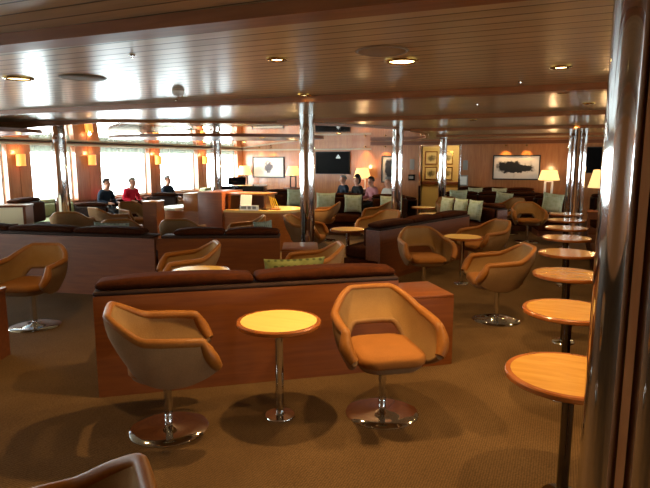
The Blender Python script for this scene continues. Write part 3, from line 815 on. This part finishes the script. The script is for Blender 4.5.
def screen(label, x0, x1, z0, z1):
    t = thing('wall_screen', label, 'screen', ((x0 + x1) / 2, FY - .003, (z0 + z1) / 2))
    w_, h_ = (x1 - x0) / 2, (z1 - z0) / 2
    MB().box(-w_, w_, -.07, -.0, -h_, h_, .006).build('case', 'blackmatt', t)
    dsp = MB().box(-w_ + .02, w_ - .02, -.074, -.0705, -h_ + .02, h_ - .02).build('display', 'screen', t, smooth=0)
    # small white emblem: a triangle of three dots over a bar
    lg = MB()
    for dx, dz in ((0, .075), (-.03, .04), (.03, .04)): lg.box(w_ * .35 + dx - .02, w_ * .35 + dx + .02, -.0762, -.0745, h_ * .45 + dz - .018, h_ * .45 + dz + .018)
    lg.box(w_ * .35 - .075, w_ * .35 + .075, -.0762, -.0745, h_ * .45 - .02, h_ * .45 + .012)
    lg.build('emblem', 'emblem', dsp, smooth=0)
M['emblem'] = emit('screen_emblem', '#d8e4e8', .5)
screen('dark wall screen with a small white emblem, behind the seated group', -7.5, -6.3, 1.2, 1.92)
screen('dark wall screen with a small white emblem, behind the distant pillar', .1, 1.5, 1.3, 2.0)
for x0, z0, lab in ((-4.14, 1.5, 'upper'), (-4.14, .98, 'lower'), (-3.62, 1.5, 'upper inner'), (-3.62, .98, 'lower inner')):
    picture('corridor_print', 'framed print on the yellow corridor wall, %s of the four' % lab, x0 - .25, x0 + .17, z0, z0 + .44, 'print', 'brass', 'picture', .03, FY + 2.2)
picture('corridor_print', 'dark-framed print on the yellow corridor wall past the chrome pillar', -3.1, -2.75, 1.15, 1.65, 'print', 'cherry_dark', 'picture', .05, FY + 2.2)
t = thing('handrail', 'dark wooden handrail along the yellow corridor wall', 'handrail', (-3.75, FY + 2.2, .83))
MB().box(-1.7, 1.7, -.09, -.04, 0, .1, .015).build('rail', 'cherry_dark', t)
for q in (-1.4, 0, 1.4): MB().box(q - .02, q + .02, -.04, -.001, .02, .06).build('bracket', 'brass', t, smooth=0)
struct(MB().box(-4.06, -4.0, FY - .03, FY + .18, 0, 2.08).box(-2.87, -2.81, FY - .03, FY + .18, 0, 2.08).box(-4.06, -2.81, FY - .03, FY + .18, 2.08, 2.13).build('door_1', 'chrome', smooth=0))
t = thing('glass_door', 'glass door leaf standing in the corridor opening', 'door', (-3.99, FY + .06, .002))
MB().box(0, .58, 0, .012, .02, 2.05).build('pane', 'glass', t, smooth=0)
MB().box(.0, .58, -.008, .02, 0, .02).box(0, .58, -.008, .02, 2.05, 2.07).build('rail', 'chrome', t, smooth=0)
MB().tube([(.5, -.03, .9), (.5, -.03, 1.3)], .012, 10).build('handle', 'chrome', t)
t = thing('wall_notice', 'white notice holder on the wall beside the corridor opening', 'notice', (-2.72, FY - .002, 1.05))
MB().box(-.13, .13, -.02, 0, -.16, .16, .003).build('holder', 'grey', t); MB().box(-.1, .1, -.024, -.0205, -.12, .12).build('sheet', 'paper', t, smooth=0)
t = thing('wall_notice', 'small metal notice above the white one beside the corridor opening', 'notice', (-2.68, FY - .002, 1.5))
MB().box(-.07, .07, -.02, 0, -.14, .14, .003).build('holder', 'grey', t)
t = thing('wall_mounted_panel', 'small black wall box on the wooden wall left of the corridor', 'wall box', (-4.28, FY - .002, 1.12))
MB().box(-.1, .1, -.06, 0, -.09, .09, .005).build('case', 'black', t); MB().box(-.06, .06, -.063, -.0605, -.04, .05).build('display', 'grey', t, smooth=0)
t = thing('wall_plate', 'narrow grey wall plate above the black box left of the corridor', 'wall plate', (-4.28, FY - .002, 1.52))
MB().box(-.07, .07, -.015, 0, -.16, .16, .003).build('plate', 'grey', t)

# ------------------------------------------------------------------ ceiling fittings
def spot(parent, z, watts, size=125, blend=.5, rad=.035, col=(1, .66, .28)):
    L = bpy.data.lights.new('downlight_beam', 'SPOT'); L.energy = watts; L.color = col
    L.spot_size = R(size); L.spot_blend = blend; L.shadow_soft_size = rad
    lo = bpy.data.objects.new('downlight_beam', L); C.objects.link(lo); lo.parent = parent; lo.location = (0, 0, z)
    return lo
def downlight(label, x, y, r, watts, group=None, lamp='lamp_on', z=CEIL, size=125, rad=.035):
    if z == 'mirror': z = fz(x) - .003
    t = thing('ceiling_downlight', label, 'downlight', (x, y, z - .0005), 0, group)
    MB().lathe([(r, 0), (r + .02, 0), (r + .02, -.006), (r, -.012), (r - .008, -.004), (r, 0)], 40).build('trim_ring', 'brass', t)
    MB().lathe([(0, -.001), (r - .009, -.001), (r - .009, -.004), (0, -.004)], 32).build('lamp', lamp, t)
    if watts: spot(t, -.03, watts, size, .5, rad)
    return t
W0 = 70
downlight('bright downlight above the yellow-lit round table', -1.62, 3.02, .045, W0 * 2.2)
downlight('large yellow downlight beside the round ceiling grille', -.95, 3.38, .085, W0 * 1.1)
downlight('bright downlight above the second round table of the row', -.06, 4.0, .05, W0 * 1.5)
downlight('downlight above the third round table of the row', -.05, 5.45, .045, W0 * 1.3)
downlight('downlight behind the second beam, near the big pillar', .2, 6.62, .045, W0 * .9)
downlight('downlight past the beam above the near sofa', -2.26, 4.74, .045, W0 * .8)
downlight('downlight hidden by the big pillar, above the first round table of the row', .3, 2.74, .045, W0 * 1.6)
downlight('ring downlight at the picture edge over the second sofa', -3.75, 2.95, .085, W0 * 1.1, lamp='lamp_dim')
for x, y, wt, lab in ((.15, 8.3, .7, 'downlight over the middle of the table row'), (.15, 10.6, .7, 'downlight over the far end of the table row'),
                  (-1.3, 8.6, .35, 'downlight over the aisle beside the third sofa'), (-1.05, 11.3, .6, 'downlight over the far armchairs in the aisle'),
                  (-2.7, 7.9, 1.1, 'downlight above the small thin-stemmed table'), (-2.4, 11.0, .8, 'downlight over the two low tables'),
                  (-1.3, 14.0, .35, 'downlight over the dark sofas by the painting'), (-3.8, 12.0, .0, 'unlit downlight over the slim pillar')):
    zc = CEIL
    downlight(lab, x, y, .045, W0 * wt, lamp='lamp_dim')
downlight('downlight set in the large oval panel above the desk counter', -5.05, 8.8, .045, W0 * 5, z=2.053)
downlight('downlight set in the mirrored ceiling over the dark seats', -4.6, 11.4, .045, W0 * .6, z='mirror')
downlight('downlight set in the mirrored ceiling near the windows', -8.2, 13.3, .045, W0 * .5, z='mirror')
# unseen downlights added behind the camera to light the foreground
for x, y in ((-2.6, .6), (-.2, .4), (-1.2, -1.8), (-4.5, -.8)):
    downlight('unseen warm downlight added behind the near beam to light the foreground', x, y, .045, W0 * .15, 'added downlights behind the near beam')
# spotlights washing the pictures
for x, lab in ((-1.55, 'spotlight over the large painting, corridor side'), (-1.0, 'spotlight over the large painting, lamp side'), (-9.55, 'spotlight over the framed sketch, window side'),
             (-9.1, 'spotlight over the framed sketch, screen side'), (-5.75, 'spotlight over the lamp behind the seated group'), (-5.1, 'spotlight over the upright portrait')):
    t = thing('picture_spotlight', lab, 'spotlight', (x, FY - .14, 2.075))
    MB().lathe([(0, 0), (.03, 0), (.035, -.03), (.03, -.03), (0, -.004)], 20).build('body', 'brass', t)
    MB().lathe([(0, -.006), (.024, -.006), (.024, -.01), (0, -.01)], 16).build('lamp', 'lamp_on', t)
    l = spot(t, -.035, 30, 100, .6, .015, (1, .52, .16))
for x, y in ((2.3, .9), (2.5, 4.2), (4.6, 2.4), (2.4, 7.4), (4.6, 6.5)):  # unseen downlights, added to brighten the banquette and the pillar's reflections
    downlight('unseen warm downlight added over the banquette side to brighten the big pillar', x, y, .045, W0 * .25, 'added downlights over the banquette side')
# grilles and sensors
for x, y, r, lab in ((-3.29, 3.12, .16, 'round tan ceiling grille at the picture-edge side'), (-.97, 3.04, .145, 'round tan ceiling grille beside the large yellow downlight')):
    t = thing('ceiling_grille', lab, 'grille', (x, y, CEIL - .0005))
    MB().lathe([(0, 0), (r, 0), (r + .006, -.002), (r, -.004), (0, -.004)], 48).build('plate', 'vent', t)
    MB().lathe([(r - .012, -.0042), (r - .004, -.0042), (r - .008, -.007), (r - .012, -.0042)], 48).build('ring', 'grey', t)
t = thing('smoke_detector', 'small round white detector on the glossy ceiling above the second sofa', 'detector', (-3.16, 4.05, CEIL - .0005))
MB().lathe([(0, 0), (.055, 0), (.055, -.02), (.035, -.04), (0, -.042)], 32).build('body', 'white', t)
MB().lathe([(0, -.0425), (.012, -.0425), (.012, -.048), (0, -.048)], 16).build('sensor', 'grey', t)
for x, y, lab in ((-3.62, 4.6, 'sprinkler head beside the white detector'), (-2.33, 2.58, 'sprinkler head before the round grille'), (-.35, 4.6, 'sprinkler head near the big pillar'), (-.9, 6.2, 'sprinkler head over the aisle')):
    t = thing('ceiling_sprinkler', lab, 'sprinkler', (x, y, CEIL - .0005))
    MB().lathe([(0, 0), (.018, 0), (.015, -.004), (.005, -.006), (.004, -.014), (.009, -.015), (.009, -.017), (0, -.0175)], 20).build('head', 'chrome', t)

# ------------------------------------------------------------------ people
def skin_mesh(verts, edges, radii, root):
    me = bpy.data.meshes.new('sk'); me.from_pydata(verts, edges, [])
    o = bpy.data.objects.new('sk', me); C.objects.link(o)
    sk = o.modifiers.new('s', 'SKIN'); sk.use_smooth_shade = True
    for i, r in enumerate(radii):
        sv = me.skin_vertices[0].data[i]; sv.radius = r if isinstance(r, tuple) else (r, r); sv.use_root = (i == root)
    o.modifiers.new('u', 'SUBSURF').levels = 2
    dg = bpy.context.evaluated_depsgraph_get(); dg.update()
    out = bpy.data.meshes.new_from_object(o.evaluated_get(dg))
    bpy.data.objects.remove(o); bpy.data.meshes.remove(me)
    for p in out.polygons: p.use_smooth = True
    return out
def attach(name, me, mat, parent):
    me.name = name; me.materials.clear(); me.materials.append(M[mat])
    o = bpy.data.objects.new(name, me); C.objects.link(o); o.parent = parent; return o
def person(label, x, y, rz, top, hair, longhair=False, legs='charcoal', z=0, lean=0):
    t = thing('person', label, 'person', (x, y, z), rz); t.scale = (.92, .92, .9)
    V, E_, Rd = [], [], []
    def v(p, r, pa=None):
        V.append((p[0], p[1] - lean * max(0, p[2] - .55), p[2])); Rd.append(r)
        if pa is not None: E_.append((pa, len(V) - 1))
        return len(V) - 1
    pel = v((0, .02, .57), .115); bel = v((0, .03, .72), (.125, .10), pel); ch = v((0, .03, .92), (.15, .105), bel)
    uc = v((0, .025, 1.0), (.11, .075), ch); nk = v((0, .01, 1.08), .052, uc); hd0 = v((0, -.005, 1.15), (.07, .078), nk); hd = v((0, -.005, 1.23), (.086, .1), hd0); v((0, .0, 1.30), (.06, .07), hd)
    v((0, -.105, 1.20), .013, hd0)
    for s in (-1, 1):
        v((s * .085, .01, 1.2), .014, hd)
        sh = v((s * .17, .03, .99), .055, uc); el = v((s * .235, -.02, .76), .042, sh); wr = v((s * .15, -.25, .72), .03, el); hn = v((s * .12, -.32, .71), (.036, .02), wr)
        for q in (-.02, 0, .02): v((s * .10 + q, -.40 + abs(q), .70), .009, hn)
        hp = v((s * .09, -.06, .54), .085, pel); kn = v((s * .11, -.44, .53), .06, hp); an = v((s * .11, -.46, .17), .038, kn); v((s * .12, -.58, .115), (.035, .03), an)
    body = skin_mesh(V, E_, Rd, 0)
    attach('body', body, 'skin', t)
    keep = lambda f: f
    def sub(idx, grow, root, name, mat):
        mp = {j: i for i, j in enumerate(idx)}
        vv = [(0, V[4][1] + .004, 1.05) if (j == 4 and name == 'jacket') else V[j] for j in idx]; ee = [(mp[a], mp[b]) for a, b in E_ if a in mp and b in mp]
        rr = [tuple(q + grow for q in (Rd[j] if isinstance(Rd[j], tuple) else (Rd[j], Rd[j]))) for j in idx]
        attach(name, skin_mesh(vv, ee, rr, mp[root]), mat, t)
    names = list(range(len(V)))
    # indices: 0 pelvis 1 belly 2 chest 3 upper chest 4 neck; per side 9..: ear, shoulder, elbow, wrist, hand, 3 fingers, hip, knee, ankle, toe
    o1, o2 = 9, 21
    sub([0, 1, 2, 3, 4, o1 + 1, o1 + 2, o1 + 3, o2 + 1, o2 + 2, o2 + 3], .02, 0, 'jacket', top)
    sub([0, o1 + 8, o1 + 9, o1 + 10, o2 + 8, o2 + 9, o2 + 10], .012, 0, 'trousers', legs)
    hm = MB(); tb = bmesh.new(); bmesh.ops.create_uvsphere(tb, u_segments=20, v_segments=14, radius=1)
    bmesh.ops.delete(tb, geom=[q for q in tb.verts if (q.co.y < -.25 and q.co.z < .35) or q.co.z < (-.9 if longhair else -.35)], context='VERTS')
    hy = -lean * .7
    hm.add(tb, Matrix.Translation((0, .012 + hy, 1.245)) @ Matrix.Diagonal((.098, .112, .115 if not longhair else .17, 1)))
    ho = hm.build('hair', hair, t, smooth=80)
    sd = ho.modifiers.new('thick', 'SOLIDIFY'); sd.thickness = .012
    return t
def seat_person(label, A, B, u, top, hair, longhair=False, turn=0, lean=0, legs='charcoal'):
    x, y, r = on_sofa(A, B, u, .53)
    return person(label, x, y, r + turn, top, hair, longhair, legs, .02, lean)
W1 = ((-10.32, 11.35), (-10.32, 9.15)); W2 = ((-10.32, 13.2), (-10.32, 11.45)); G = ((-3.25, 13.2), (-5.75, 15.0))
seat_person('person in a red jacket sitting by the bright window', *W1, .85, 'red', 'hair_grey', lean=.22, turn=R(-8))
seat_person('person in a dark jacket sitting low by the window pier', *W1, 1.65, 'navy', 'hair_dark', lean=.15)
seat_person('white-haired person in dark clothes by the window beyond the desk end', *W2, 1.25, 'navy', 'hair_grey')
seat_person('person in a pale shirt beside the slim pillar', *G, .5, 'palecloth', 'hair_grey')
seat_person('person in a pink top leaning forward below the portrait', *G, 1.12, 'pinkcloth', 'hair_dark', lean=.12)
seat_person('person with long dark hair in dark clothes under the lit lamp', *G, 1.85, 'charcoal', 'hair_dark', True)
seat_person('grey-haired person in dark clothes below the dark screen', *G, 2.55, 'navy', 'hair_grey')

# foreground dark block at the picture edge
t = thing('wooden_cabinet', 'dark wooden cabinet end cut by the picture edge beside the armchair', 'cabinet', (-4.42, 2.65, .001), R(23))
MB().box(-.6, .3, -.3, .33, 0, .56).build('carcass', 'cherry_dark', t, smooth=0); MB().box(-.61, .31, -.31, .34, .561, .59, .003).build('top', 'cherry_dark', t)

# ------------------------------------------------------------------ world, camera, view
wd = bpy.data.worlds.new('overcast_sky'); sc.world = wd; wd.use_nodes = True
bg = wd.node_tree.nodes['Background']; bg.inputs[0].default_value = (.86, .94, 1, 1); bg.inputs[1].default_value = 24
L = bpy.data.lights.new('corridor_light', 'POINT'); L.energy = 55; L.color = (1, .78, .45); L.shadow_soft_size = .1
lo = bpy.data.objects.new('corridor_light', L); C.objects.link(lo); lo.location = (-3.6, FY + 1.1, 2.1)

cam = bpy.data.cameras.new('camera'); co = bpy.data.objects.new('camera', cam); C.objects.link(co)
cam.sensor_fit = 'HORIZONTAL'; cam.sensor_width = 36; cam.lens = 548 / 650 * 36; cam.clip_start = .02; cam.clip_end = 200
co.location = (0, 0, 1.65); co.rotation_euler = (R(90) - math.atan(84 / 548), 0, R(23.4))
sc.camera = co
sc.view_settings.view_transform = 'Standard'; sc.view_settings.look = 'None'
sc.view_settings.gamma = 1; sc.view_settings.exposure = -.08; sc.view_settings.use_curve_mapping = False
sc.cycles.use_denoising = True
sc.cycles.max_bounces = 8; sc.cycles.diffuse_bounces = 4; sc.cycles.glossy_bounces = 5; sc.cycles.transparent_max_bounces = 8
sc.cycles.sample_clamp_indirect = 6
